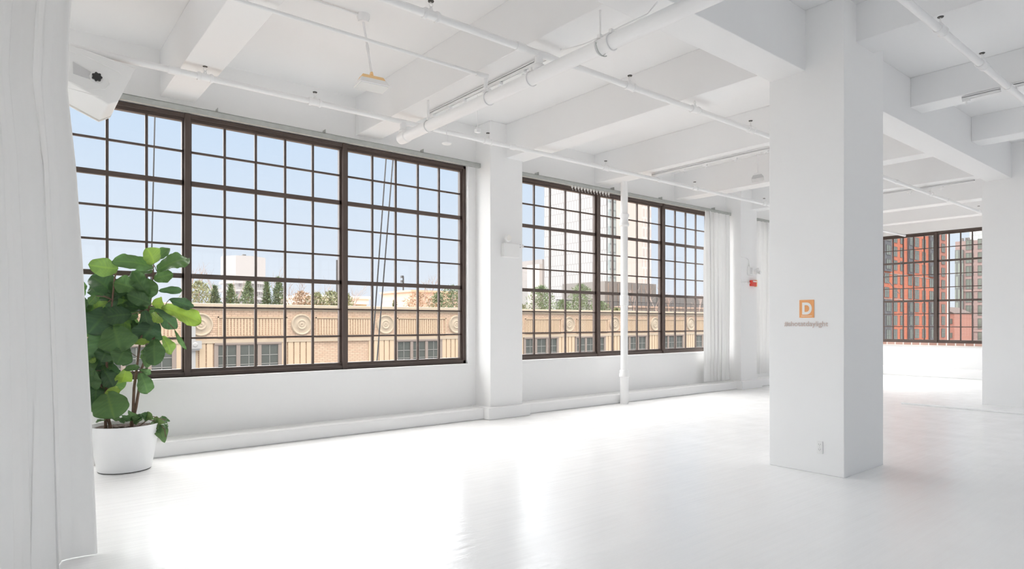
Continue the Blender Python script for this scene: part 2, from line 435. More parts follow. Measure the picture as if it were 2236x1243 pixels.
def rail(x0, x1, brs, label, carriers=()):
    r = empty('curtain_rail', (x0, 7.61, 3.72), label, 'curtain rail')
    m = MB(); m.box(x0, x1, 7.585, 7.635, 3.712, 3.716); m.box(x0, x1, 7.583, 7.587, 3.712, 3.772); m.box(x0, x1, 7.633, 7.637, 3.712, 3.772)
    m.box(x0, x1, 7.583, 7.60, 3.768, 3.772); m.box(x0, x1, 7.62, 7.637, 3.768, 3.772)
    m.build('channel', M['galv'], r)
    for x in brs:
        b = MB(); b.box(x - .014, x - .011, 7.63, 7.718, 3.772, 3.835); b.box(x - .014, x + .04, 7.63, 7.72, 3.772, 3.776); b.tube([(x + .015, 7.68, 3.775), (x + .015, 7.68, 3.80)], .006, 8)
        b.build('bracket', M['galv'], r)
    MB().box(x0 - .004, x0, 7.583, 7.637, 3.71, 3.774).build('end_cap', M['galv'], r)
    MB().box(x1, x1 + .004, 7.583, 7.637, 3.71, 3.774).build('end_cap', M['galv'], r)
    for x in carriers:
        c = MB().box(x - .012, x + .012, 7.60, 7.62, 3.672, 3.712); c.tube([(x, 7.61, 3.68), (x, 7.60, 3.65), (x + .012, 7.605, 3.635)], .004, 6)
        c.build('carrier', M['white_plastic'], r)
rail(-.2, 5.535, [1.915, 3.177, 4.6], 'galvanised steel curtain rail along the top of the nearest large window')
rail(6.17, 12.19, [6.74, 8.54, 9.91, 11.68], 'galvanised curtain rail above the middle window, small white carriers on it', [7.46 + .075 * k for k in range(13)])
rail(12.84, 18.7, [13.0, 15.0], 'galvanised curtain rail holding the curtain beside the second pilaster')

# ================================================================== pipes
def sprinkler(p, x, y, z, parent, up=True):
    """upright sprinkler standing on a pipe whose centre is at z"""
    s = MB(); s.lathe([(.016, z + .02), (.016, z + .05), (.009, z + .052), (.009, z + .066)], (x, y, 0), 12)
    for k in (-1, 1): s.tube([(x + .008 * k, y, z + .06), (x + .016 * k, y, z + .08), (x + .004 * k, y, z + .10)], .003, 6)
    o = s.build('sprinkler_head', M['white_plastic'], parent)
    d = MB(); d.lathe([(.0, z + .100), (.021, z + .102), (.024, z + .109), (.0, z + .111)], (x, y, 0), 14)
    d.build('deflector', M['darkmetal'], o)

def xpipe(label, x0, x1, y, z, r, heads, joints=(), extra=None):
    t = empty('sprinkler_pipe', (x0, y, z), label, 'pipe')
    MB().tube([(x0, y, z), (x1, y, z)], r, 16).build('pipe_run', M['paint'], t)
    for x in heads:
        MB().lathe([(r * 1.25, x - .07), (r * 1.45, x - .06), (r * 1.45, x - .045), (r * 1.2, x - .04), (r * 1.2, x + .04), (r * 1.45, x + .045), (r * 1.45, x + .06), (r * 1.25, x + .07)], (0, y, z), 16, 'X').build('tee', M['paint'], t)
        sprinkler(None, x, y, z, t)
    for x in joints:
        MB().lathe([(r * 1.2, x - .05), (r * 1.3, x - .04), (r * 1.3, x + .04), (r * 1.2, x + .05)], (0, y, z), 16, 'X').build('coupling', M['paint'], t)
    return t
xpipe('long white sprinkler pipe nearest the window wall, running under the beams', -6.5, 18.9, 6.55, 3.755, .030, [1.519, 2.60, 4.90, 7.13, 9.40, 11.7, 14.0], [1.25, 5.3, 8.4, 12.9])
p3 = xpipe('long white sprinkler pipe crossing the middle of the ceiling and passing the column', -6.5, 18.9, 4.15, 3.76, .030, [.4, 2.56, 4.87, 5.96, 7.10, 9.4, 13.18, 16.0], [3.45, 11.6, 14.1])
xpipe('white sprinkler pipe overhead at the right, beyond the column', -6.5, 18.7, 1.795, 3.78, .030, [3.6, 5.93, 7.02, 9.3, 11.6], [7.9])

def riser(parent, x, y, z0, z1, r):
    t = MB(); t.lathe([(r, z0), (r, z1)], (x, y, 0), 16); t.build('riser', M['paint'], parent)
    c = MB(); c.lathe([(r * 1.15, z0 + .02), (r * 1.5, z0 + .03), (r * 1.5, z0 + .055), (r * 1.15, z0 + .065)], (x, y, 0), 16)
    c.build('collar', M['paint'], parent)

mp_ = empty('main_pipe', (3.66, 6.5, 3.57), 'thick white supply pipe running from the window side diagonally overhead', 'pipe')
MB().tube([(3.66, 6.50, 3.57), (3.66, -6.1, 3.57)], .059, 24).build('pipe_run', M['paint'], mp_)
MB().lathe([(.0, 6.615), (.05, 6.612), (.064, 6.60), (.068, 6.56), (.068, 6.45), (.059, 6.44)], (3.66, 0, 3.57), 24, 'Y').build('end_elbow', M['paint'], mp_)
riser(mp_, 3.66, 6.55, 3.60, 3.75, .036)
riser(mp_, 3.66, 4.15, 3.60, 3.75, .036)
riser(mp_, 3.66, 4.93, 3.60, 3.79, .020)
def clamp_ring(y, rod=True, parent=mp_, x=3.66, z=3.57, r=.066, col='paint'):
    a = [(x + r * math.cos(t), y, z + r * math.sin(t)) for t in [math.radians(q) for q in range(100, 395, 12)]]
    c = MB().tube(a, .006, 8); c.tube([a[-1], (a[-1][0] + .035, y, a[-1][2] + .012)], .006, 8)
    c.box(x - .02, x + .02, y - .015, y + .015, z + r - .004, z + r + .03)
    if rod: c.tube([(x, y, z + r + .02), (x, y, SL - .48)], .007, 8)
    c.build('hanger_clamp', M['paint'], parent)
clamp_ring(4.25, False); clamp_ring(4.88, False); clamp_ring(5.98); clamp_ring(3.30, False); clamp_ring(3.42, False)
def hangrod(x, y, z0, z1):
    MB().tube([(x, y, z0), (x, y, z1)], .008, 8).build('hanger_rod', M['paint'], mp_)
hangrod(3.66, 3.42, 3.64, 3.86); hangrod(3.66, 6.0, 3.64, 3.86)
MB().tube([(3.585, 3.39, 3.57)] + [(3.66 - .085 * math.cos(math.radians(q)), 3.39, 3.59 - .10 * math.sin(math.radians(q))) for q in range(10, 125, 12)], .0045, 8).build('earthing_loop', M['galv'], mp_)

p2 = empty('branch_pipe', (3.66, 4.93, 3.80), 'thin white branch pipe crossing in front of the near hanging floodlight', 'pipe')
MB().tube([(-6.5, 4.93, 3.80), (3.62, 4.93, 3.80)], .0165, 14).build('pipe_run', M['paint'], p2)
MB().lathe([(.02, 3.55), (.026, 3.56), (.026, 3.63), (.028, 3.68)], (0, 4.93, 3.80), 14, 'X').build('elbow', M['paint'], p2)

# standing pipe in front of the middle window
vp = empty('standing_pipe', (8.43, 7.31, 0), 'vertical white pipe standing on the floor in front of the middle window', 'pipe')
MB().lathe([(.073, 0), (.073, .50)], (8.43, 7.31, 0), 24).build('lower_pipe', M['paint'], vp)
MB().lathe([(.073, .46), (.088, .47), (.088, .515), (.078, .53), (.078, .575), (.066, .59)], (8.43, 7.31, 0), 24).build('collar', M['paint'], vp)
MB().lathe([(.062, .5), (.062, 3.87)], (8.43, 7.31, 0), 24).build('pipe_run', M['paint'], vp)
MB().lathe([(.062, 3.08), (.085, 3.10), (.085, 3.13), (.070, 3.15), (.070, 3.24), (.085, 3.26), (.085, 3.29), (.062, 3.31)], (8.43, 7.31, 0), 24).build('collar', M['paint'], vp)
MB().lathe([(.062, 1.70), (.074, 1.71), (.074, 1.88), (.062, 1.89)], (8.43, 7.31, 0), 24).build('collar', M['paint'], vp)

# thin loose wire over the thick pipe
wr = MB().tube([(3.80, 4.02, 3.80), (3.74, 3.95, 3.745), (3.70, 3.78, 3.70), (3.67, 3.6, 3.66), (3.66, 3.42, 3.65), (3.67, 3.2, 3.66), (3.72, 3.0, 3.69), (3.76, 2.94, 3.77)], .005, 6).build('loose_wire', M['paint'])
tag(wr, 'thin white wire looping over the top of the thick supply pipe', 'wire')

# ================================================================== track lights and hanging lamps
def track(x, ys, z, label, conns=(), drops=()):
    y0, y1 = ys
    t = empty('lighting_track', (x, y0, z), label, 'lighting track')
    m = MB(); m.box(x - .018, x + .018, y0, y1, z - .006, z + .012); m.box(x - .018, x - .011, y0, y1, z - .03, z); m.box(x + .011, x + .018, y0, y1, z - .03, z)
    m.build('channel', M['paint'], t)
    MB().box(x - .009, x + .009, y0 + .02, y1 - .02, z - .012, z - .007).build('contact_strip', M['grey_plastic'], t)
    for y in conns:
        b = MB().box(x - .022, x + .022, y - .035, y + .035, z - .055, z - .028); b.lathe([(.012, z - .055), (.012, z - .085)], (x, y, 0), 10)
        b.build('connector', M['paint'], t)
    for y, zz in drops:
        b = MB().tube([(x, y, z - .05), (x + .003, y + .004, zz)], .0045, 6); b.build('drop_cord', M['paint'], t)
track(3.872, (4.25, 6.30), 3.835, 'white lighting track under the beam beside the thick supply pipe', [6.24, 5.9, 5.62, 4.99, 4.62])
track(8.30, (3.3, 6.6), 3.835, 'white lighting track on the beam left of the column, small hanging lamp beyond it', [6.0, 5.6, 5.1, 4.62, 4.0])
track(8.57, (2.02, 2.38), 3.985, 'short white lighting track under a right-hand beam', [2.34])
track(8.53, (.6, 1.95), 3.985, 'white lighting track at the right edge of the ceiling', [1.9])
track(12.9, (3.4, 5.6), 3.84, 'far white lighting track seen between the two columns', [4.4, 3.9])
# two thin cords with small plates hanging near the main pipe
def cord(x, y, z0, z1, label, disc):
    c = empty('pull_pendant', (x, y, z1), label, 'cord')
    MB().tube([(x, y, z0), (x, y, z1)], .0045, 6).build('cord', M['paint'], c)
    b = MB()
    if disc: b.lathe([(.0, z1 - .02), (.05, z1 - .016), (.055, z1 - .008), (.01, z1 + .01)], (x, y, 0), 20)
    else: b.box(x - .025, x + .025, y - .02, y + .02, z1 - .035, z1)
    b.build('end_plate', M['paint'], c)
cord(3.875, 5.36, 3.79, 3.43, 'thin white cord hanging beside the thick pipe with a small box end', False)
cord(3.875, 5.95, 3.79, 3.42, 'thin white cord hanging beside the thick pipe with a round flat end', True)

def floodlight(x, y, ztop, zlamp, label, cond=None, full=True, yaw=0.0, tilt=-6, lx=0.0):
    t = empty('hanging_floodlight', (x, y, zlamp), label, 'lamp')
    MB().lathe([(.0, ztop), (.062, ztop), (.062, ztop - .03), (.05, ztop - .055), (.05, ztop - .075), (.0, ztop - .075)], (x, y, 0), 20).build('canopy', M['paint'], t)
    MB().tube([(x, y, ztop - .07), (x + lx, y, zlamp + .12)], .0115, 10).build('stem', M['paint'], t)
    MB().tube([(x + lx * .45, y, ztop - .07 - (ztop - zlamp - .19) * .45), (x + lx * .56, y, ztop - .07 - (ztop - zlamp - .19) * .56)], .016, 10).build('stem_joint', M['paint'], t)
    x = x + lx
    am = M['amber'] if full else M['paint']
    k = MB(); k.lathe([(.012, zlamp + .085), (.02, zlamp + .10), (.012, zlamp + .13)], (x, y, 0), 12)
    k.tube([(x - .03, y, zlamp + .055), (x - .022, y, zlamp + .09), (x, y, zlamp + .10), (x + .022, y, zlamp + .09), (x + .03, y, zlamp + .055)], .007, 8)
    k.build('yoke', am, t)
    R = Matrix.Rotation(yaw, 4, 'Z') @ Matrix.Rotation(math.radians(tilt), 4, 'X')
    def P(a, b, c):
        v = R @ Vector((a, b, c)); return (x + v.x, y + v.y, zlamp + .05 + v.z)
    def ring(hw, hd, c): return [P(-hw, -hd, c), P(hw, -hd, c), P(hw, hd, c), P(-hw, hd, c)]
    MB().prism(ring(.122, .066, -.012), ring(.105, .05, .028)).build('lamp_back', am, t, bevel=.006)
    MB().prism(ring(.148, .10, -.070), ring(.124, .068, -.010)).build('lamp_shade', M['grey_plastic'] if not full else M['white_plastic'], t, bevel=.004)
    MB().prism(ring(.138, .088, -.0745), ring(.138, .088, -.069)).build('lens', M['grey_plastic'] if not full else M['lens'], t)
    if cond: MB().tube(cond, .010, 10).build('conduit', M['paint'], t)
floodlight(2.70, 5.60, SL, 3.70, 'hanging floodlight with an amber back, nearest the camera', [(2.64, 5.6, SL - .02), (1.68, 5.6, SL - .02)], True, -.10, -4, .085)
floodlight(10.03, 5.74, SL, 3.87, 'small grey-white hanging lamp left of the column', None, False, .5)
floodlight(17.9, 5.95, SL, 4.05, 'far hanging lamp in front of the far window wall', None, False, .5)

# ================================================================== loudspeaker under the ceiling
sp_ = empty('loudspeaker', (.62, 6.4, 3.75), 'white loudspeaker with a black knob hanging at the ceiling beside the curtain', 'loudspeaker')
A = [(.339, 6.3, 3.70), (.905, 6.3, 3.604), (.776, 6.3, 3.291), (.706, 6.3, 3.252), (.339, 6.3, 3.424)]
B = [(.352, 6.52, 3.76), (.93, 6.52, 3.69), (.745, 6.52, 3.215), (.662, 6.52, 3.162), (.352, 6.52, 3.298)]
Cc = [(.352, 6.56, 3.765), (.935, 6.56, 3.695), (.747, 6.56, 3.212), (.662, 6.56, 3.158), (.352, 6.56, 3.293)]
MB().prism(A, B).build('cabinet', M['white_plastic'], sp_, bevel=.008)
MB().prism([(x, y - .02, z) for x, y, z in Cc], Cc).build('front_rim', M['logo_white'], sp_)
MB().prism([(x * .96 + .02, 6.565, z * .96 + .138) for x, y, z in Cc], [(x * .96 + .02, 6.57, z * .96 + .138) for x, y, z in Cc]).build('grille', M['grey_plastic'], sp_)
MB().prism([(.46, 6.292, 3.548), (.595, 6.292, 3.487), (.585, 6.292, 3.43), (.46, 6.292, 3.452)], [(.46, 6.301, 3.548), (.595, 6.301, 3.487), (.585, 6.301, 3.43), (.46, 6.301, 3.452)]).build('recess_plate', M['grey_plastic'], sp_)
br = MB(); br.tube([(.36, 6.285, 3.395), (.56, 6.285, 3.345), (.68, 6.285, 3.372), (.715, 6.285, 3.42), (.70, 6.285, 3.47)], .004, 6)
br.tube([(.40, 6.285, 3.325), (.60, 6.285, 3.30), (.66, 6.285, 3.305)], .004, 6)
br.tube([(.42, 6.285, 3.625), (.55, 6.285, 3.615), (.77, 6.285, 3.545), (.80, 6.285, 3.52)], .004, 6)
br.build('panel_seam', M['white_plastic'], sp_)
kn = MB(); n = 42
prof = [(.034 * (1 + .13 * math.cos(7 * 2 * math.pi * k / n)), 2 * math.pi * k / n) for k in range(n)]
kn.prism([(.622 + r * math.cos(a), 6.265, 3.457 + r * math.sin(a)) for r, a in prof], [(.622 + r * math.cos(a), 6.29, 3.457 + r * math.sin(a)) for r, a in prof])
kn.build('knob', M['black'], sp_)
MB().lathe([(.05, 6.285), (.05, 6.301)], (.622, 0, 3.457), 28, 'Y').build('knob_seat', M['white_plastic'], sp_)
bk = MB(); bk.box(.38, .42, 6.38, 6.46, 3.72, SL); bk.box(.30, .52, 6.32, 6.54, SL - .012, SL); bk.build('mounting_bracket', M['paint'], sp_)

# ================================================================== devices on the pilasters
em = empty('emergency_light', (5.88, 7.35, 2.37), 'white emergency light box with a round lamp on the nearest pilaster', 'emergency light')
MB().box(5.735, 6.035, 7.27, 7.35, 2.375, 2.585).build('battery_box', M['white_plastic'], em, bevel=.012)
MB().lathe([(.0, 7.235), (.045, 7.235), (.058, 7.25), (.058, 7.27), (.03, 7.31), (.0, 7.32)], (5.80, 0, 2.655), 24, 'Y').build('lamp_head', M['white_plastic'], em)
MB().lathe([(.0, 7.231), (.042, 7.233)], (5.80, 0, 2.655), 24, 'Y').build('lens', M['logo_white'], em)
MB().tube([(5.80, 7.30, 2.64), (5.80, 7.31, 2.58)], .012, 8).build('lamp_neck', M['white_plastic'], em)
c = MB().tube([(6.03, 7.335, 2.565), (6.155, 7.335, 2.565)], .012, 8); c.box(6.10, 6.158, 7.325, 7.35, 2.54, 2.59)
c.build('conduit', M['paint'], em)
al = empty('fire_alarm_speaker', (12.5, 7.35, 2.45), 'white fire alarm box on the far pilaster above the red pull station', 'alarm')
MB().box(12.44, 12.60, 7.29, 7.35, 2.43, 2.62).build('housing', M['white_plastic'], al, bevel=.01)
g = MB()
for k in range(5): g.box(12.465, 12.54, 7.283, 7.291, 2.46 + k * .028, 2.472 + k * .028)
g.build('grille', M['grey_plastic'], al)
MB().tube([(12.2, 7.335, 2.80), (12.38, 7.335, 2.80), (12.46, 7.335, 2.77), (12.50, 7.335, 2.70), (12.505, 7.335, 2.62)], .010, 8).build('conduit', M['paint'], al)
hd = empty('emergency_lamp_heads', (12.73, 7.3, 2.5), 'pair of tiny white lamp heads beside the fire alarm box', 'emergency light')
for dx, dz in ((12.70, 2.555), (12.755, 2.50)):
    MB().lathe([(.0, 7.22), (.035, 7.222), (.038, 7.25), (.018, 7.30), (.0, 7.30)], (dx, 0, dz), 18, 'Y').build('lamp_head', M['white_plastic'], hd)
MB().box(12.69, 12.77, 7.30, 7.35, 2.47, 2.56).build('mount', M['white_plastic'], hd)
ps = empty('fire_pull_station', (12.6, 7.35, 2.2), 'small red fire alarm pull station on the far pilaster', 'alarm')
MB().box(12.53, 12.72, 7.29, 7.35, 2.20, 2.325).build('housing', M['red'], ps, bevel=.008)
MB().box(12.56, 12.70, 7.275, 7.29, 2.285, 2.31).build('pull_bar', M['logo_white'], ps, bevel=.003)
MB().box(12.725, 12.76, 7.30, 7.35, 2.19, 2.335).build('side_flange', M['amber'], ps)
cc = MB().tube([(12.2, 7.335, 2.265), (12.53, 7.335, 2.265)], .009, 8); cc.lathe([(.0, 12.31), (.022, 12.315), (.022, 12.36), (.0, 12.365)], (0, 7.335, 2.265), 12, 'X')
cc.build('conduit', M['paint'], ps)

# ================================================================== column sign, text and outlet
sg = empty('logo_sign', (5.905, 2.88, 1.45), 'orange square sign with a white letter D on the column', 'sign')
MB().box(5.9055, 5.911, 2.811, 2.949, 1.452, 1.620).build('panel', M['orange'], sg)
MB().box(5.9045, 5.906, 2.83, 2.93, 1.466, 1.470).build('underline', M['logo_white'], sg)
def text(name, body, y, z, size, m, parent=None, off=0.0, ext=.0008, x=5.9045, sx=1.0):
    cu = bpy.data.curves.new(name, 'FONT'); cu.body = body; cu.size = size; cu.align_x = 'CENTER'; cu.extrude = ext; cu.offset = off
    tmp = bpy.data.objects.new(name + '_curve', cu); COL.objects.link(tmp); cu.materials.append(m)
    bpy.context.view_layer.update()
    me = bpy.data.meshes.new_from_object(tmp.evaluated_get(bpy.context.evaluated_depsgraph_get())); bpy.data.objects.remove(tmp); me.name = name
    o = bpy.data.objects.new(name, me); COL.objects.link(o)
    if not me.materials: me.materials.append(m)
    o.rotation_euler = (math.radians(90), 0, math.radians(-90)); o.location = (x, y, z); o.scale = (sx, 1, 1)
    if parent: o.parent = parent; o.matrix_parent_inverse = Matrix.Translation(parent.location).inverted()
    return o
text('letter', 'D', 2.878, 1.487, .150, M['logo_white'], sg, off=.0062, sx=.86)
tx = text('lettering', '#shotatdaylight', 2.89, 1.372, .068, M['tan_vinyl'], sx=.99)
tag(tx, 'small grey-pink hashtag lettering on the column under the orange sign', 'lettering')
ot = empty('wall_outlet', (5.905, 2.757, .25), 'white wall outlet low on the column below the orange sign', 'outlet')
MB().box(5.902, 5.911, 2.729, 2.786, .190, .306).build('cover_plate', M['white_plastic'], ot, bevel=.003)
for z in (.225, .272):
    s = MB().lathe([(.0, 5.9), (.017, 5.9), (.017, 5.903)], (0, 2.757, z), 20, 'X'); r = s.build('receptacle', M['white_plastic'], ot)
    q = MB().box(5.8985, 5.9005, 2.748, 2.751, z, z + .009); q.box(5.8985, 5.9005, 2.763, 2.766, z, z + .009); q.box(5.8985, 5.9005, 2.755, 2.759, z - .010, z - .005)
    q.build('slots', M['outlet_slot'], r)
MB().lathe([(.0, 5.899), (.003, 5.9)], (0, 2.757, .2485), 10, 'X').build('screw', M['grey_plastic'], ot)

# ================================================================== potted fiddle-leaf fig
PC = (.92, 7.03)
pt = empty('potted_fig', (PC[0], PC[1], 0), 'leafy green fiddle-leaf fig in a tapered white pot beside the curtain', 'potted plant')
MB().lathe([(.0, .004), (.215, .004), (.225, .012), (.262, .22), (.296, .425), (.300, .437), (.288, .437), (.282, .40), (.262, .36), (.0, .36)], (*PC, 0), 56).build('pot', M['pot'], pt)
MB().lathe([(.21, .0), (.219, .0), (.219, .006), (.0, .006)], (*PC, 0), 48).build('base_rim', M['black'], pt)
so_ = MB(); rs = random.Random(2); R = 12; N = 40; vs = [(PC[0], PC[1], .405)]; fs = []
for i in range(1, R + 1):
    for k in range(N):
        a = 2 * math.pi * k / N; r = .281 * i / R
        vs.append((PC[0] + r * math.cos(a), PC[1] + r * math.sin(a), .400 + rs.uniform(-.008, .012) * (i < R)))
for k in range(N): fs.append((0, 1 + k, 1 + (k + 1) % N))
for i in range(R - 1):
    for k in range(N):
        a = 1 + i * N + k; b = 1 + i * N + (k + 1) % N; fs.append((a, b, b + N, a + N))
so_.add(vs, fs); so_.build('soil', M['soil'], pt, smooth=False)
STEMS = [[(0.971, 7.03, 0.419), (0.988, 7.03, 0.516), (0.997, 7.03, 0.774), (1.014, 7.03, 0.913), (1.031, 7.03, 1.066), (1.049, 7.03, 1.226), (1.119, 7.03, 1.527), (1.146, 7.03, 1.669), (1.163, 7.03, 1.973)],
[(0.979, 7.03, 0.418), (1.014, 7.03, 0.594), (1.036, 7.03, 0.742), (1.049, 7.03, 0.921), (1.119, 7.03, 1.144), (1.172, 7.03, 1.264), (1.226, 7.03, 1.467), (1.263, 7.03, 1.57)],
[(0.802, 7.03, 0.426), (0.778, 7.03, 0.536), (0.773, 7.03, 0.789), (0.778, 7.03, 0.934), (0.769, 7.03, 1.134), (0.794, 7.03, 1.328), (0.819, 7.03, 1.621), (0.836, 7.03, 1.817), (0.861, 7.03, 1.936)],
[(0.765, 7.03, 0.43), (0.763, 7.03, 0.537), (0.736, 7.03, 0.762), (0.704, 7.03, 0.938)]]
for s in STEMS:
    s = [(s[0][0], s[0][1], .38)] + s
    MB().tube(s, [.016 - .010 * i / (len(s) - 1) for i in range(len(s))], 8).build('stem', M['bark'], pt)

def leafmesh(items, seed, fiddle=True, nu=26, nv=6):
    rnd = random.Random(seed); mb = MB(); tone = []
    for (x0, y0, z0, x1, y1, z1, wr, tn) in items:
        b = Vector((x0, y0, z0)); t = Vector((x1, y1, z1)); ax = t - b; L = ax.length; ax.normalize()
        view = Vector((-.12, -1, rnd.uniform(-.15, .5))); view = (view + Vector((rnd.uniform(-.5, .5), 0, 0)))
        side = ax.cross(view).normalized(); nrm = side.cross(ax).normalized()
        if nrm.y > 0: nrm = -nrm
        bend = rnd.uniform(.05, .16) * L; fold = rnd.uniform(.10, .30)
        ph = rnd.uniform(0, 6); W = L * wr * (.58 if fiddle else .5)
        vs = []; fs = []; tv = []
        for i in range(nu + 1):
            u = i / nu
            if fiddle: wd = (math.sin(math.pi * min(1, u ** .85)) ** .55) * (.72 + .38 * u - .1 * math.sin(math.pi * 2 * u)) if 0 < u < 1 else .02
            else: wd = math.sin(math.pi * u ** .7) ** .8 if 0 < u < 1 else .02
            for j in range(-nv, nv + 1):
                q = j / nv
                wav = .05 * L * math.sin(9 * u + ph + q * 2) * abs(q) ** 2 + .018 * L * math.sin(26 * u) * abs(q)
                p = b + ax * (u * L) + side * (q * W * wd * (1 + .06 * math.sin(13 * u + ph))) + nrm * (bend * math.sin(math.pi * u) + fold * abs(q) * W * wd * .8 + wav + L * .006 * (math.sin((u * 9 - abs(q) * 2.2) * 6.283) if fiddle else 0))
                vs.append(p)
                vein = .16 if j == 0 else (.09 if ((u * 9 - abs(q) * 2.2) % 1) < .16 else 0)
                tv.append(vein)
        m = 2 * nv + 1
        for i in range(nu):
            for j in range(m - 1):
                a = i * m + j; fs.append((a, a + 1, a + m + 1, a + m))
        mb.add(vs, fs)
        tone += [max(0, min(1, tn / 2.8 + v)) for v in tv]
    mb.sm = True
    return mb, tone
def build_leaves(name, items, seed, m, parent, fiddle=True):
    mb, tone = leafmesh(items, seed, fiddle)
    me = bpy.data.meshes.new(name); me.from_pydata(mb.v, [], mb.f); me.materials.append(m)
    at = me.attributes.new('tone', 'FLOAT', 'POINT'); at.data.foreach_set('value', tone)
    me.polygons.foreach_set('use_smooth', [True] * len(me.polygons))
    o = bpy.data.objects.new(name, me); COL.objects.link(o)
    if parent: o.parent = parent; o.matrix_parent_inverse = Matrix.Translation(parent.location).inverted()
    return o
LEAVES = [(1.155, 6.978, 1.979, 1.079, 6.886, 2.12, 0.95, 2), (1.17, 7.017, 1.993, 1.301, 6.99, 2.142, 0.5, 1), (1.186, 7.004, 1.912, 1.492, 7.104, 2.061, 0.5, 1), (1.169, 7.062, 1.833, 1.328, 6.99, 1.887, 0.75, 1), (1.158, 6.998, 1.94, 0.799, 6.895, 1.976, 0.4, 1), (0.859, 6.982, 1.913, 0.614, 6.879, 1.93, 0.6, 1.6), (0.832, 7.069, 1.681, 0.655, 7.108, 1.842, 1, 0.3), (1.017, 6.99, 1.723, 0.83, 7.018, 1.787, 0.8, 1), (1.165, 7.037, 1.913, 0.947, 7.108, 1.836, 0.3, 0.6), (1.118, 6.968, 1.666, 0.978, 7.016, 1.902, 0.5, 0.7), (1.219, 7.091, 1.724, 1.432, 7.112, 1.732, 0.35, 0.4), (1.291, 6.987, 1.63, 1.533, 7.092, 1.565, 0.4, 0.2), (1.234, 7.021, 1.559, 1.604, 7.084, 1.406, 0.45, 2.4), (1.165, 6.986, 1.537, 1.367, 7.022, 1.344, 0.45, 0.3), (1.134, 6.989, 1.587, 0.927, 6.961, 1.675, 0.55, 0.6), (1.143, 7.014, 1.587, 1.263, 7.086, 1.591, 0.9, 2.4), (1.103, 7.044, 1.527, 0.892, 7.078, 1.574, 0.5, 0.3), (0.796, 7.048, 1.533, 0.62, 6.987, 1.301, 0.8, 0.1), (1.075, 6.972, 1.525, 1.122, 7.02, 1.335, 0.6, 0.3), (1.167, 6.997, 1.436, 1.065, 7.08, 1.224, 1, 0.1), (0.971, 6.972, 1.485, 0.742, 7.002, 1.444, 0.8, 0.2), (0.818, 6.95, 1.377, 0.87, 6.902, 1.125, 1.1, 0.9), (0.761, 7.033, 1.347, 0.685, 7.001, 1.06, 0.8, 0.5), (0.979, 7.09, 1.446, 1.032, 7.155, 1.284, 0.4, 0.6), (1.176, 6.947, 1.496, 1.14, 6.837, 1.406, 0.8, 2.4), (1.246, 7.093, 1.272, 1.333, 7.115, 1.083, 0.6, 1.8), (1.165, 6.986, 1.245, 1.149, 6.889, 0.989, 0.65, 0.7), (1.133, 7.006, 1.215, 0.969, 6.956, 1.209, 0.35, 2.2), (1.338, 6.971, 1.334, 1.451, 7.02, 1.135, 0.18, 1), (1.111, 6.98, 1.186, 1.085, 6.927, 0.97, 0.45, 1), (0.679, 6.942, 1.653, 0.618, 6.876, 1.574, 0.6, 1.2), (0.782, 6.998, 1.6, 0.688, 7.118, 1.523, 0.5, 1.8), (0.745, 7.031, 1.658, 0.65, 7.15, 1.737, 0.6, 0.5), (0.792, 7.008, 1.192, 0.723, 6.976, 1.041, 0.9, 0.4), (0.918, 6.95, 1.191, 0.833, 6.87, 1.013, 0.8, 0.7), (0.919, 7.095, 1.142, 0.9, 7.021, 0.992, 0.8, 0.4), (0.718, 7.033, 1.057, 0.795, 7.153, 0.801, 0.8, 0.3), (0.922, 6.96, 0.971, 0.899, 7.057, 0.831, 0.8, 2.3), (1.04, 7.005, 0.975, 0.904, 6.938, 0.962, 0.4, 0.9), (1.036, 6.979, 0.953, 1.147, 7.048, 0.908, 0.4, 0.9), (1.041, 6.975, 0.924, 1.11, 7.02, 0.714, 0.6, 0.9), (1.073, 7.082, 1.138, 1.12, 7.012, 1.043, 0.7, 1.3), (0.748, 6.945, 0.751, 0.876, 6.99, 0.768, 0.6, 2.6), (0.65, 7.024, 1.083, 0.673, 6.962, 1.033, 0.7, 1.8), (0.665, 6.982, 0.959, 0.653, 7.007, 0.77, 0.7, 0.8), (0.661, 7.088, 1.166, 0.804, 6.969, 1.103, 0.8, 0.3), (0.848, 7.004, 1.147, 0.959, 6.935, 1.099, 0.7, 0.5), (0.769, 6.955, 0.757, 0.813, 6.842, 0.515, 1.05, 1.1), (0.68, 7.032, 0.843, 0.667, 6.978, 0.609, 0.7, 0.4), (0.705, 7.045, 0.763, 0.732, 7.147, 0.527, 0.8, 0.6), (0.769, 7.024, 0.906, 0.684, 7.078, 0.762, 0.8, 0.3), (0.742, 7.003, 0.967, 0.827, 7.03, 0.795, 0.8, 0.3), (0.694, 7.095, 0.983, 0.667, 7.071, 0.831, 0.8, 0.5)]
# the side of the plant behind the curtain edge and towards the window
rb = random.Random(11)
for k in range(52):
    x = rb.uniform(.40, 1.08); z = rb.uniform(.72, 1.75); y = 7.05 + rb.uniform(-.05, .22)
    a = rb.uniform(0, 6.28); L = rb.uniform(.16, .26)
    if x > .8 and z < .98: continue
    LEAVES.append((x, y, z, x + L * math.cos(a), y + rb.uniform(-.05, .08), z + L * math.sin(a), rb.uniform(.5, .9), rb.uniform(.2, 1.6)))
build_leaves('foliage', LEAVES, 5, M['leaf'], pt)
pet = MB()
for (x0, y0, z0, x1, y1, z1, wr, tn) in LEAVES[:54]:
    best = min((Vector(q) for s in STEMS[:3] for q in s), key=lambda q: (q - Vector((x0, y0, z0))).length)
    if (best - Vector((x0, y0, z0))).length < .30:
        pet.tube([best, ((best.x + x0) / 2, (best.y + y0) / 2, (best.z + z0) / 2 + .01), (x0, y0, z0)], .0035, 5)
pet.build('leaf_stalks', M['bark'], pt)
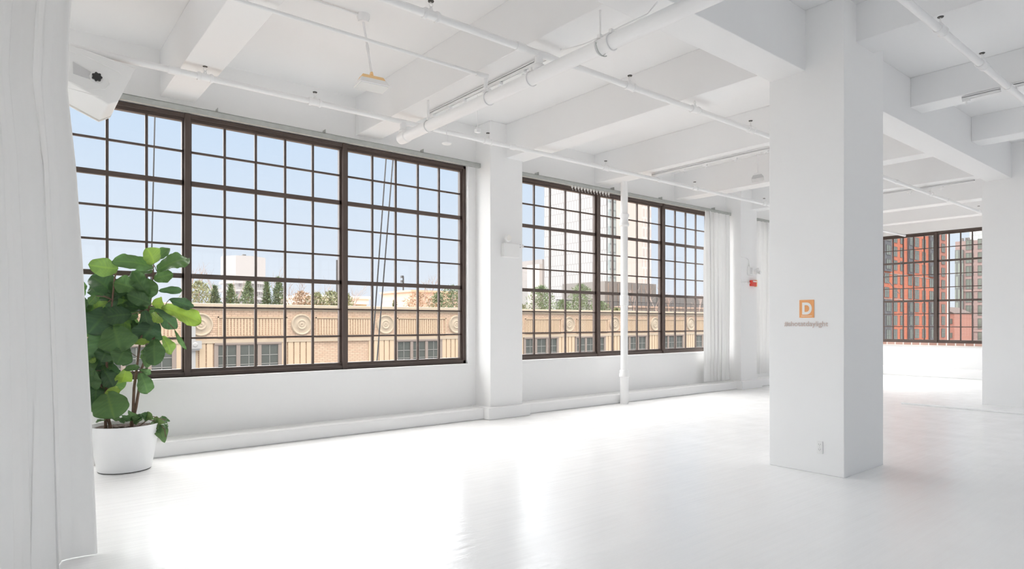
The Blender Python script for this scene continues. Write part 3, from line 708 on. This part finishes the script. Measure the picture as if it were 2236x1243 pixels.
IVY = [tuple(v) for v in [(1.071, 6.95, 0.518, 1.134, 6.85, 0.484, 0.6), (1.106, 6.95, 0.485, 1.022, 6.85, 0.543, 0.5), (1.15, 6.95, 0.47, 1.23, 6.85, 0.435, 0.5), (1.159, 6.95, 0.45, 1.195, 6.85, 0.339, 0.5), (1.194, 6.95, 0.466, 1.275, 6.85, 0.45, 0.4), (1.177, 6.95, 0.428, 1.23, 6.85, 0.245, 0.5), (1.141, 6.95, 0.451, 1.177, 6.85, 0.381, 0.6), (1.212, 6.95, 0.444, 1.248, 6.85, 0.373, 0.5), (0.968, 6.95, 0.488, 0.871, 6.85, 0.547, 0.4), (1.002, 6.95, 0.485, 0.921, 6.85, 0.581, 0.4), (0.867, 6.95, 0.497, 0.79, 6.85, 0.526, 0.3), (0.68, 6.95, 0.487, 0.742, 6.85, 0.512, 0.2), (1.037, 6.95, 0.462, 0.954, 6.85, 0.52, 0.5), (0.918, 6.95, 0.473, 0.839, 6.85, 0.512, 0.4), (1.02, 6.95, 0.483, 1.056, 6.85, 0.521, 0.5)]]
IVY = [(a[0], a[1], a[2], a[3], a[4], a[5], a[6] * 1.2, random.Random(i).uniform(.3, 1.8)) for i, a in enumerate(IVY)]
iv = empty('ivy', (1.1, 6.95, .41), 'small trailing plant spilling over the right rim of the white pot', 'plant')
build_leaves('foliage', IVY, 9, M['ivy'], iv, False)
MB().tube([(1.02, 6.98, .40), (1.10, 6.95, .47), (1.17, 6.90, .45), (1.225, 6.85, .38), (1.235, 6.83, .30)], .004, 6).build('vine', M['bark'], iv)
MB().tube([(1.02, 6.98, .40), (1.14, 6.92, .50), (1.24, 6.86, .46)], .004, 6).build('vine', M['bark'], iv)

# ================================================================== outside: the street side
struct('street_ground', MB().box(-200, 450, 8.3, 420, -22.2, -22), mat('grey_ground', (.42, .41, .40), .9, noise=.2, nscale=.2))
M['tan'] = brick('tan_brick', (.56, .395, .28), (.47, .325, .225), (.36, .255, .18), .22, .075, 'XZ', bump=.4)
M['tanstone'] = mat('tan_limestone', (0.408, 0.329, 0.242), .8, noise=.08, nscale=2, bump=.2)
M['tanrib'] = mat('tan_terracotta', (.484, .367, .250), .8, noise=.08, nscale=3)
M['facframe'] = mat('grey_brown_window_frame', (.24, .19, .16), .6)
M['facglass'] = mat('dark_window_glass', (.085, .09, .08), .12, spec=.25)
M['slate'] = mat('dark_grey_cladding', (.13, .125, .12), .8, noise=.12, nscale=.6)
FY = 25.0
bd = empty('brick_building', (15, FY, -22), 'low tan brick building across the street with round medallions and a stone parapet', 'building')
wl = MB(); wl.box(-22, 62, FY, FY + .35, -22, 1.95); wl.box(-22, 62, FY + .35, FY + 16, -22, 1.30)
wl.build('wall', M['tan'], bd)
cn = MB().box(-22, 62, FY - .10, FY + .45, 1.93, 2.13); cn.box(-22, 62, FY - .04, FY + .3, 1.87, 1.94); cn.build('cornice', M['tanstone'], bd, bevel=.02)
bc = MB().box(-22, 62, FY - .07, FY + .1, .66, .745); bc.box(-22, 62, FY - .04, FY + .1, .745, .80); bc.build('belt_course', M['tanstone'], bd)
MEDX = [5.645 + 3.72 * k for k in range(-3, 10)]
med0 = None
for x in MEDX:
    m_ = MB()
    m_.lathe([(.0, FY - .03), (.05, FY - .07), (.12, FY - .05), (.17, FY - .075), (.21, FY - .04), (.30, FY - .03), (.345, FY - .04), (.365, FY - .075), (.395, FY - .08), (.42, FY - .05), (.43, FY)], (x, 0, 1.345), 44, 'Y')
    m_.build('medallion', M['tanstone'], bd)
    p = MB(); a, b = x + .58, x + 3.14
    for (q0, q1, r0, r1) in ((a, b, .86, .90), (a, b, 1.60, 1.64), (a, a + .04, .86, 1.64), (b - .04, b, .86, 1.64)): p.box(q0, q1, FY - .05, FY, r0, r1)
    k = 0
    while a + .17 + k * .115 < b - .15:
        p.box(a + .14 + k * .115, a + .20 + k * .115, FY - .03, FY, .93, 1.57); k += 1
    p.build('fluted_panel', M['tanrib'], bd)
    r = MB()
    for k in range(5): r.box(x - .80 + k * .25, x - .60 + k * .25, FY - .05, FY, -6, .66)
    r.build('ribbed_pier', M['tanrib'], bd)
for i, x in enumerate(MEDX):
    if i in (4,): continue
    a, b = x + .52, x + 2.85
    f = MB(); f.box(a - .06, b + .06, FY - .08, FY - .02, .60, .67); n3 = 3; wdt = (b - a) / 3
    for k in range(4):
        xx = a + k * wdt; f.box(xx - .07, xx + .07, FY - .06, FY + .1, -1.7, .62)
    f.box(a, b, FY - .03, FY + .1, .56, .63)
    fo = f.build('window', M['facframe'], bd)
    g = MB().box(a, b, FY - .012, FY - .004, -1.7, .62); g.build('pane', M['facglass'], fo)
    t = MB()
    for zz in (.18, -.16, -.62): t.box(a, b, FY - .03, FY - .01, zz - .012, zz + .012)
    for k in range(3): t.box(a + (k + .5) * wdt - .01, a + (k + .5) * wdt + .01, FY - .03, FY - .01, -1.7, .62)
    t.build('glazing_bars', mat('pale_bars', (.26, .25, .23), .6) if i == 0 else bpy.data.materials['pale_bars'], fo)
ds = MB().box(5.28, 5.44, FY - .18, FY - .03, -6, 1.9); ds.build('downspout', M['extgrey'], bd)
ch = MB().box(5.18, 5.62, FY - .30, FY - .02, .48, .76); ch.box(5.23, 5.57, FY - .26, FY - .03, .42, .48); ch.lathe([(.0, FY - .33), (.06, FY - .33), (.09, FY - .30)], (5.40, 0, .63), 20, 'Y')
ch.build('downspout_head', M['extgrey'], bd, bevel=.02)

# rooftop volumes
ph = empty('penthouse', (14.5, 33, 1.3), 'small pale rooftop house with a white cornice on the brick building', 'building')
MB().box(12.6, 16.1, 33, 37, 1.3, 2.55).build('wall', M['tanstone'], ph)
c = MB().box(12.4, 16.3, 32.8, 37.2, 2.75, 2.90); c.box(12.5, 16.2, 32.9, 37.1, 2.45, 2.78); c.build('cornice', mat('white_trim', (.555, .540, .510), .7), ph, bevel=.03)
fo = MB().box(14.6, 15.7, 32.93, 33.05, 1.9, 2.35); f_ = fo.build('window', M['facframe'], ph)
MB().box(14.7, 15.6, 32.9, 32.95, 1.95, 2.3).build('pane', mat('pale_glass', (.45, .47, .47), .2), f_)
bh = empty('bulkhead', (21, 34, 1.3), 'tan brick rooftop block behind shrubs on the right of the near window', 'building')
MB().box(19.6, 24.5, 34, 38, 1.3, 3.35).build('wall', brick('pink_brick', (.525, .390, .315), (.465, .338, .270), (.413, .315, .262), .22, .075, 'XZ'), bh)
MB().box(19.5, 24.6, 33.9, 38.1, 3.33, 3.45).build('coping', M['tanstone'], bh)
sb = empty('slate_rooftop_block', (46, 40, 1.3), 'dark grey rooftop block behind the white standing pipe', 'building')
MB().box(41.8, 49.0, 38.5, 44, 1.3, 5.15).build('wall', M['slate'], sb)
v = MB()
for k in range(10): v.box(42.2 + k * .65, 42.25 + k * .65, 38.45, 38.5, 1.5, 5.0)
v.build('cladding_joints', M['facframe'], sb)
lb = empty('low_rooftop_block', (52, 38, 1.3), 'long low grey rooftop block at the right of the middle window', 'building')
MB().box(42.5, 58, 36.0, 38.2, 1.3, 2.75).build('wall', M['slate'], lb)
MB().box(42.4, 58.1, 35.9, 38.3, 2.75, 2.92).build('coping', M['facframe'], lb)
MB().box(50.0, 58, 38.6, 44, 1.3, 4.1).build('upper_wall', M['slate'], lb)
rl = MB()
for k in range(34): rl.box(28 + k * .5, 28.03 + k * .5, 30.0, 30.03, 1.3, 2.9)
rl.box(28, 45, 30, 30.03, 2.88, 2.94); rl.box(28, 45, 30, 30.03, 2.5, 2.53)
tag(rl.build('roof_railing', M['polemetal']), 'dark metal railing on the brick building roof behind the evergreens', 'railing')

def pole(x, y, z0, z1, r, label, heads):
    p = empty('rooftop_pole', (x, y, z0), label, 'pole')
    MB().tube([(x, y, z0), (x, y, z1)], r, 8).build('post', M['polemetal'], p)
    for dz in heads: MB().box(x - .16, x - .02, y - .1, y + .1, z1 - dz, z1 - dz + .16).build('light_head', M['polemetal'], p)
pole(18.6, 42.8, -2, 5.9, .075, 'tall dark rooftop pole left of the second mullion of the near window', [])
pole(20.8, 37.2, 1.3, 4.5, .05, 'dark rooftop light pole with small stacked heads above the brick block', [.1, .4, .7])
pole(18.9, 42.0, -2, 5.6, .03, 'thin dark rooftop pole close to the taller one', [])

# plants on the far roof
def bush(name, x, y, z, rx, h, m, label, cone=False, n=900, cat='bush', group=None):
    rnd = random.Random(int(x * 100)); mb = MB()
    for _ in range(n):
        t = rnd.random(); a = rnd.uniform(0, 6.28)
        rr = (1 - t) ** .8 if cone else math.sqrt(max(0, 1 - (2 * t - 1) ** 2)) * (.8 + .3 * math.sin(a * 3 + x))
        r = rx * rr * math.sqrt(rnd.random()) * 1.02
        c = Vector((x + r * math.cos(a), y + r * math.sin(a), z + h * (.02 + .98 * t)))
        d = Vector((rnd.gauss(0, .6), rnd.gauss(0, .6), rnd.uniform(.1, 1))).normalized() * rnd.uniform(.05, .15) * (.6 + h * .4)
        s = Vector((rnd.gauss(0, 1), rnd.gauss(0, 1), rnd.gauss(0, 1))).normalized() * rnd.uniform(.012, .04)
        mb.add([c - s, c + s, c + d], [(0, 1, 2)])
    b = MB(); b.tube([(x, y, z - .1), (x, y, z + h * .8)], .03, 5)
    o = mb.build(name, m)
    st = b.build('stem', M['twig'], o)
    return tag(o, label, cat, group)
ev = [(6.15, 1.0, .55, 'olive_bush', 0), (6.75, .85, .35, 'conifer', 1), (7.35, .95, .42, 'conifer', 1), (8.05, 1.15, .48, 'conifer', 1), (8.8, 1.2, .28, 'conifer', 1), (9.3, 1.3, .42, 'conifer', 1),
      (10.3, .75, .5, 'russet_bush', 0), (11.0, .7, .5, 'olive_bush', 0), (11.7, .8, .45, 'olive_bush', 0), (12.3, .75, .45, 'olive_bush', 0), (14.9, .45, .2, 'conifer', 1), (16.2, .85, .7, 'russet_bush', 0), (17.4, .9, .45, 'conifer', 0), (18.3, 1.3, .75, 'conifer', 0), (19.3, 1.4, .8, 'conifer', 0)]
NM = {'conifer': 'evergreen shrub', 'olive_bush': 'olive green shrub', 'russet_bush': 'russet leafy shrub'}
WH = ['left end of the roof row', 'leaning on the first shrub of the roof row', 'third along the roof row, a narrow cone', 'full cone before the faceted tower', 'slim cone right of the full one', 'wide cone, last before the bare branches',
      'low, under the bare trees', 'low, left of the small penthouse', 'against the left end of the penthouse', 'before the penthouse cornice', 'tiny cone right of the penthouse', 'below the light pole', 'in front of the pinkish brick block', 'tall, near the end of the window', 'partly hidden by the window frame']
for (x, h, r, m, cone), wh in zip(ev, WH):
    bush('roof_shrub', x, 27.5, 1.28, r * 1.35, h + .75, M[m], '%s on the opposite roof, %s' % (NM[m], wh), bool(cone), 1700, group='shrubs on the opposite roof')
ev2 = [(23.3, 1.2, .5, 'olive_bush', 'low, beside the first pilaster'), (24.9, 2.3, .95, 'conifer', 'tallest left clump in the middle window'), (26.6, 1.5, .9, 'conifer', 'lower clump between two tall ones'), (28.2, 2.5, 1.0, 'conifer', 'tallest right clump in the middle window'), (29.9, 1.5, .8, 'conifer', 'beside the thick mullion'), (31.5, 1.1, .6, 'olive_bush', 'just left of the standing pipe')]
for x, h, r, m, wh in ev2:
    bush('roof_shrub', x, 28.0, 1.28, r, h, M[m], '%s on the opposite roof, %s' % (NM[m], wh), False, 2600, group='shrubs on the opposite roof')

def bare_tree(x, y, z, h, seed, label):
    rnd = random.Random(seed); mb = MB(); trunk = MB()
    def grow(p, d, L, r, lev):
        q = p + d * L
        (trunk if lev == 0 else mb).tube([p, q], [r, r * .65], 4, cap=False)
        if lev >= 4: return
        for _ in range(3 if lev < 3 else 2):
            nd = (d + Vector((rnd.gauss(0, .42), rnd.gauss(0, .42), rnd.uniform(-.05, .35)))).normalized()
            grow(p + d * L * rnd.uniform(.45, 1), nd, L * rnd.uniform(.55, .78), r * .55, lev + 1)
    grow(Vector((x, y, z)), Vector((rnd.uniform(-.05, .05), 0, 1)), h * .40, .035, 0)
    mb.sm = trunk.sm = False
    o = trunk.build('bare_tree', M['twig'], smooth=False)
    mb.build('branches', M['twig'], o, smooth=False)
    tag(o, label, 'tree', 'bare trees on the opposite roof')
bt = [(6.4, 3.2, 'at the left edge, beside the first mullion'), (7.3, 3.0, 'left of the distant striped tower'), (8.2, 2.5, 'in front of the distant striped tower'), (10.1, 2.8, 'right of the distant striped tower'), (10.9, 3.0, 'second right of the distant striped tower'), (12.3, 2.7, 'left of the tall dark pole'), (13.9, 2.9, 'above the penthouse cornice'), (18.4, 3.6, 'tall and slim, near the end of the near window'), (20.0, 2.4, 'above the pinkish brick block'),
      (35.7, 3.6, 'just right of the standing pipe'), (38.2, 3.7, 'beside the thick right mullion of the middle window'), (39.8, 2.8, 'right of the thick right mullion'), (43.6, 3.3, 'at the right end of the middle window')]
for i, (x, h, wh) in enumerate(bt):
    bare_tree(x, 30, 1.25, h, 40 + i, 'leafless tree on the opposite roof, ' + wh)

# cables outside the near window
def cable(a, b, label, r=.011):
    d = (Vector(a) - Vector(b))
    tag(MB().tube([tuple(Vector(b) - d * .6), tuple(Vector(a) + d * 1.2)], r, 6).build('cable', M['polemetal']), label, 'cable')
cable((4.724, 9, 3.982), (4.486, 9, .944), 'left of two slanting dark cables outside the near window')
cable((4.846, 9, 4.002), (4.57, 9, .827), 'right of two slanting dark cables outside the near window')
cable((1.503, 9, 3.998), (1.467, 9, 2.239), 'single upright cable outside the window above the plant', .009)

# ================================================================== distant towers
def gridmat(name, base, line, bw, bh, ms, plane='BOX', rough=.6, b2=None):
    m = brick(name, base, b2 or base, line, bw, bh, plane, rough, bump=0, msize=ms)
    k = [n for n in m.node_tree.nodes if n.type == 'TEX_BRICK'][0]; k.offset = 0.5; return m
# grey-white slab tower behind the middle window
gt = empty('glass_tower', (134.7, 122.5, -22), 'very tall pale grey tower filling much of the middle window', 'building')
MB().box(134.7, 153, 122.5, 150, -22, 75).build('wall', gridmat('pale_grey_panels', (0.244, 0.240, 0.237), (0.185, 0.182, 0.182), 1.35, 1.65, .12, 'YZ', b2=(0.222, 0.218, 0.218)), gt)
MB().box(134.4, 134.7, 123.2, 149.7, -20, 74).build('panel_field', gridmat('pale_grey_panel_grid', (0.252, 0.244, 0.240), (0.182, 0.174, 0.174), 1.1, 3.2, .15, 'YZ', b2=(0.229, 0.225, 0.222)), gt)
gs = MB().box(134.55, 137.3, 122.1, 122.6, -22, 75); gs.build('glass_strip', gridmat('green_glass', (.248, .291, .285), (.149, .180, .180), 2.8, 2.4, .25, 'XZ', .3), gt)
MB().box(137.3, 148.6, 122.0, 122.6, -22, 75).build('blank_wall', mat('beige_panels', (0.446, 0.416, 0.386), .8), gt)
MB().box(148.6, 153.1, 122.1, 122.6, -22, 75).build('window_strip', gridmat('beige_window_strip', (0.410, 0.386, 0.350), (0.470, 0.463, 0.452), 1.6, 3.0, .3, 'XZ', b2=(0.362, 0.362, 0.350)), gt)
bk_ = empty('small_grey_building', (92, 105, -22), 'small grey building left of the pale tower', 'building')
MB().box(157.0, 176, 176, 190, -22, 25.3).build('wall', mat('warm_grey_concrete', (0.223, 0.205, 0.197), .8, noise=.06, nscale=.3), bk_)
MB().box(155.5, 157.0, 176, 183, -22, 23.4).build('side_wall', mat('grey_beige_concrete', (0.362, 0.332, 0.308), .8), bk_)
lw = MB().box(143.5, 149, 175, 184, -22, 14); tag(lw.build('white_house', mat('white_render', (0.357, 0.353, 0.343), .8)), 'tiny white building at the left edge of the middle window', 'building')
# faceted tower behind the near window
ot_ = empty('faceted_tower', (75, 262, -22), 'distant faceted pale tower above the shrubs in the near window', 'building')
def octo(r, z0, z1, n=8, cx=75.0, cy=263.0, ph=.2):
    a = [(cx + r * math.cos(2 * math.pi * k / n + ph), cy + r * math.sin(2 * math.pi * k / n + ph), z0) for k in range(n)]
    return a, [(x, y, z1) for x, y, z in a]
b = MB(); b.prism(*octo(8.2, -22, 27.6)); b.build('wall', gridmat('pale_storeys', (0.232, 0.219, 0.223), (0.384, 0.366, 0.357), 1.9, 3.0, .55, 'BOX'), ot_)
b = MB(); b.prism(*octo(8.6, 18.5, 27.4)); b.build('crown', mat('pale_crown', (0.348, 0.326, 0.317), .8), ot_)
b = MB()
for k in range(9): b.prism(*octo(9.6 - .15 * abs(k - 6), -8 + k * 3.1, -7.2 + k * 3.1))
b.build('balconies', mat('white_balconies', (0.366, 0.353, 0.348), .8), ot_)
b = MB().box(74.6, 75.8, 262, 263.5, 27.6, 28.8); b.build('roof_unit', M['slate'], ot_)
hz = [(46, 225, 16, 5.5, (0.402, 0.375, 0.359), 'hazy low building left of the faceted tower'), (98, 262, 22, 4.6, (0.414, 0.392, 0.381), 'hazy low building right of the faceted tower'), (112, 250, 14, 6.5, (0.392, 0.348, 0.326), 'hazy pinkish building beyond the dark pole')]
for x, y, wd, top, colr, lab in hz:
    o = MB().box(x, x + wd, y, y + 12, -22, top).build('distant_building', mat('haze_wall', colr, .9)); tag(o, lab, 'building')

# red brick tower seen through the far window
M['redbrick'] = brick('red_brick', (.40, .105, .05), (.34, .09, .045), (.33, .14, .09), .9, .3, 'XZ', bump=0, msize=.03)
M['redbrick2'] = brick('brown_red_brick', (.31, .115, .08), (.27, .10, .07), (.27, .14, .11), .9, .3, 'XZ', bump=0, msize=.03)
M['towerglass'] = mat('tower_window_glass', (.12, .135, .115), .2, spec=.3, noise=.35, nscale=.35)
M['towerframe'] = mat('tower_window_frame', (.11, .10, .095), .6)
M['bay'] = mat('dark_grey_bay', (.085, .085, .09), .6, noise=.2, nscale=.3)
TY = 54.0
rt = empty('brick_tower', (160, TY, -22), 'tall orange-red brick tower seen through the far window', 'building')
MB().box(141.5, 174.2, TY, TY + 16, -22, 60).build('wall', M['redbrick'], rt)
MB().box(174.2, 183.2, TY + .02, TY + 16, -22, 60).build('side_wall', M['redbrick2'], rt)
MB().box(183.1, 183.4, TY - .3, TY + .5, -22, 60).build('corner_trim', M['logo_white'], rt)
for (a, b_) in ((144.0, 147.8), (157.2, 160.3), (170.3, 174.0)):
    for z0, z1 in ((12.4, 50), (-20, 6.4)):
        MB().box(a, b_, TY - .35, TY, z0, z1).build('dark_bay', M['bay'], rt)
bd_ = MB()
for z in (12.0, 6.6): bd_.box(141.5, 174.2, TY - .06, TY, z - .12, z + .12)
bd_.build('string_course', mat('pinkish_stone', (0.286, 0.196, 0.163), .8), rt)
cols = [(144.6, 147.0), (149.5, 151.4), (153.1, 154.9), (157.6, 159.9), (161.6, 164.1), (166.2, 168.3), (170.8, 173.5), (179.0, 181.4)]
for (a, b_) in cols:
    for k in range(-1, 9):
        z = 18.9 - 2.98 * k
        w_ = MB()
        off = .37 if (a in (144.6, 157.6, 170.8) and not (6.5 < z < 12.3)) else .02
        w_.box(a, b_, TY - off - .06, TY - off, z - .1, z); w_.box(a, b_, TY - off - .06, TY - off, z + 1.96, z + 2.06)
        for q in (a, (a + b_) / 2 - .05, b_ - .1): w_.box(q, q + .1, TY - off - .06, TY - off, z, z + 2)
        w_.box(a, b_, TY - off - .05, TY - off, z + .95, z + 1.05)
        wo_ = w_.build('window', M['towerframe'], rt)
        MB().box(a, b_, TY - off - .03, TY - off, z, z + 2).build('pane', M['towerglass'], wo_)
# brown tower
bt_ = empty('brown_tower', (235, 60, -22), 'brownish tower with glass corner at the right of the far window', 'building')
MB().box(235, 262, 38, 67.1, -22, 27.2).build('wall', brick('pinkish_brick', (.22, .155, .14), (.19, .13, .12), (.23, .18, .165), .9, .3, 'YZ', bump=0, msize=.03), bt_)
MB().box(234.6, 235, 64.9, 67.1, -22, 24.5).build('glass_corner', gridmat('pale_green_glass', (0.171, 0.193, 0.164), (0.097, 0.104, 0.097), 1.1, 4.1, .3, 'YZ', b2=(0.149, 0.167, 0.145)), bt_)
for y0 in (62.3, 59.2, 56.1, 53.0):
    for k in range(-1, 7):
        z = 20.3 - 4.1 * k
        f = MB()
        for q in (y0, y0 + .95, y0 + 1.9): f.box(234.88, 235, q, q + .12, z, z + 3)
        f.box(234.88, 235, y0, y0 + 2.02, z - .12, z); f.box(234.88, 235, y0, y0 + 2.02, z + 3, z + 3.1); f.box(234.88, 235, y0, y0 + 2.02, z + 1, z + 1.1)
        fw = f.build('window', M['towerframe'], bt_)
        MB().box(234.95, 235, y0, y0 + 2.02, z, z + 3).build('pane', M['towerglass'], fw)
b = MB()
for z in (11.6, -1.0): b.box(234.8, 235, 38, 67.1, z - .25, z + .25)
b.build('string_course', mat('pink_band', (0.224, 0.163, 0.147), .8), bt_)
for y in (65.6, 64.6, 64.0): MB().box(236, 237, y - .25, y + .2, 27.2, 28.3).build('roof_unit', M['slate'], bt_)
g2 = empty('gridded_tower', (310, 80, -22), 'pale gridded glass tower peeking above the brown tower', 'building')
MB().box(310, 330, 50, 83.5, -22, 90).build('wall', gridmat('pale_glass_grid', (.384, .409, .384), (.260, .273, .260), 2.4, 3.4, .3, 'YZ', .3), g2)
lr = empty('low_brick_building', (199, 57, -22), 'low red brick building with a sloped roof between the two towers', 'building')
MB().box(199, 215, 57.02, 72, -22, 4.0).build('wall', brick('low_red_brick', (.340, .150, .109), (.299, .129, .095), (.340, .218, .184), .9, .3, 'YZ', bump=0, msize=.03), lr)
r_ = MB().prism([(198.8, 56.9, 4.0), (215, 56.9, 4.0), (215, 60.5, 5.9), (198.8, 60.5, 5.9)], [(198.8, 72, 4.0), (215, 72, 4.0), (215, 72, 5.9), (198.8, 72, 5.9)]); r_.build('roof', mat('brown_roof', (.07, .05, .045), .9), lr)
for y in (57.5, 58.6):
    for z in (1.2, -2.6):
        f = MB().box(198.9, 199, y, y + .7, z, z + 1.4).build('window', M['towerframe'], lr)
        MB().box(198.86, 198.9, y + .08, y + .62, z + .1, z + 1.3).build('pane', M['towerglass'], f)
# long cable across the red tower
tag(MB().tube([(60, 24.2, 7.2), (80, 30.0, 7.0), (120, 42.5, 6.5)], .06, 6).build('street_cable', M['polemetal']), 'thin dark cable crossing in front of the brick tower', 'cable')

for m in bpy.data.materials:
    m.use_backface_culling = False
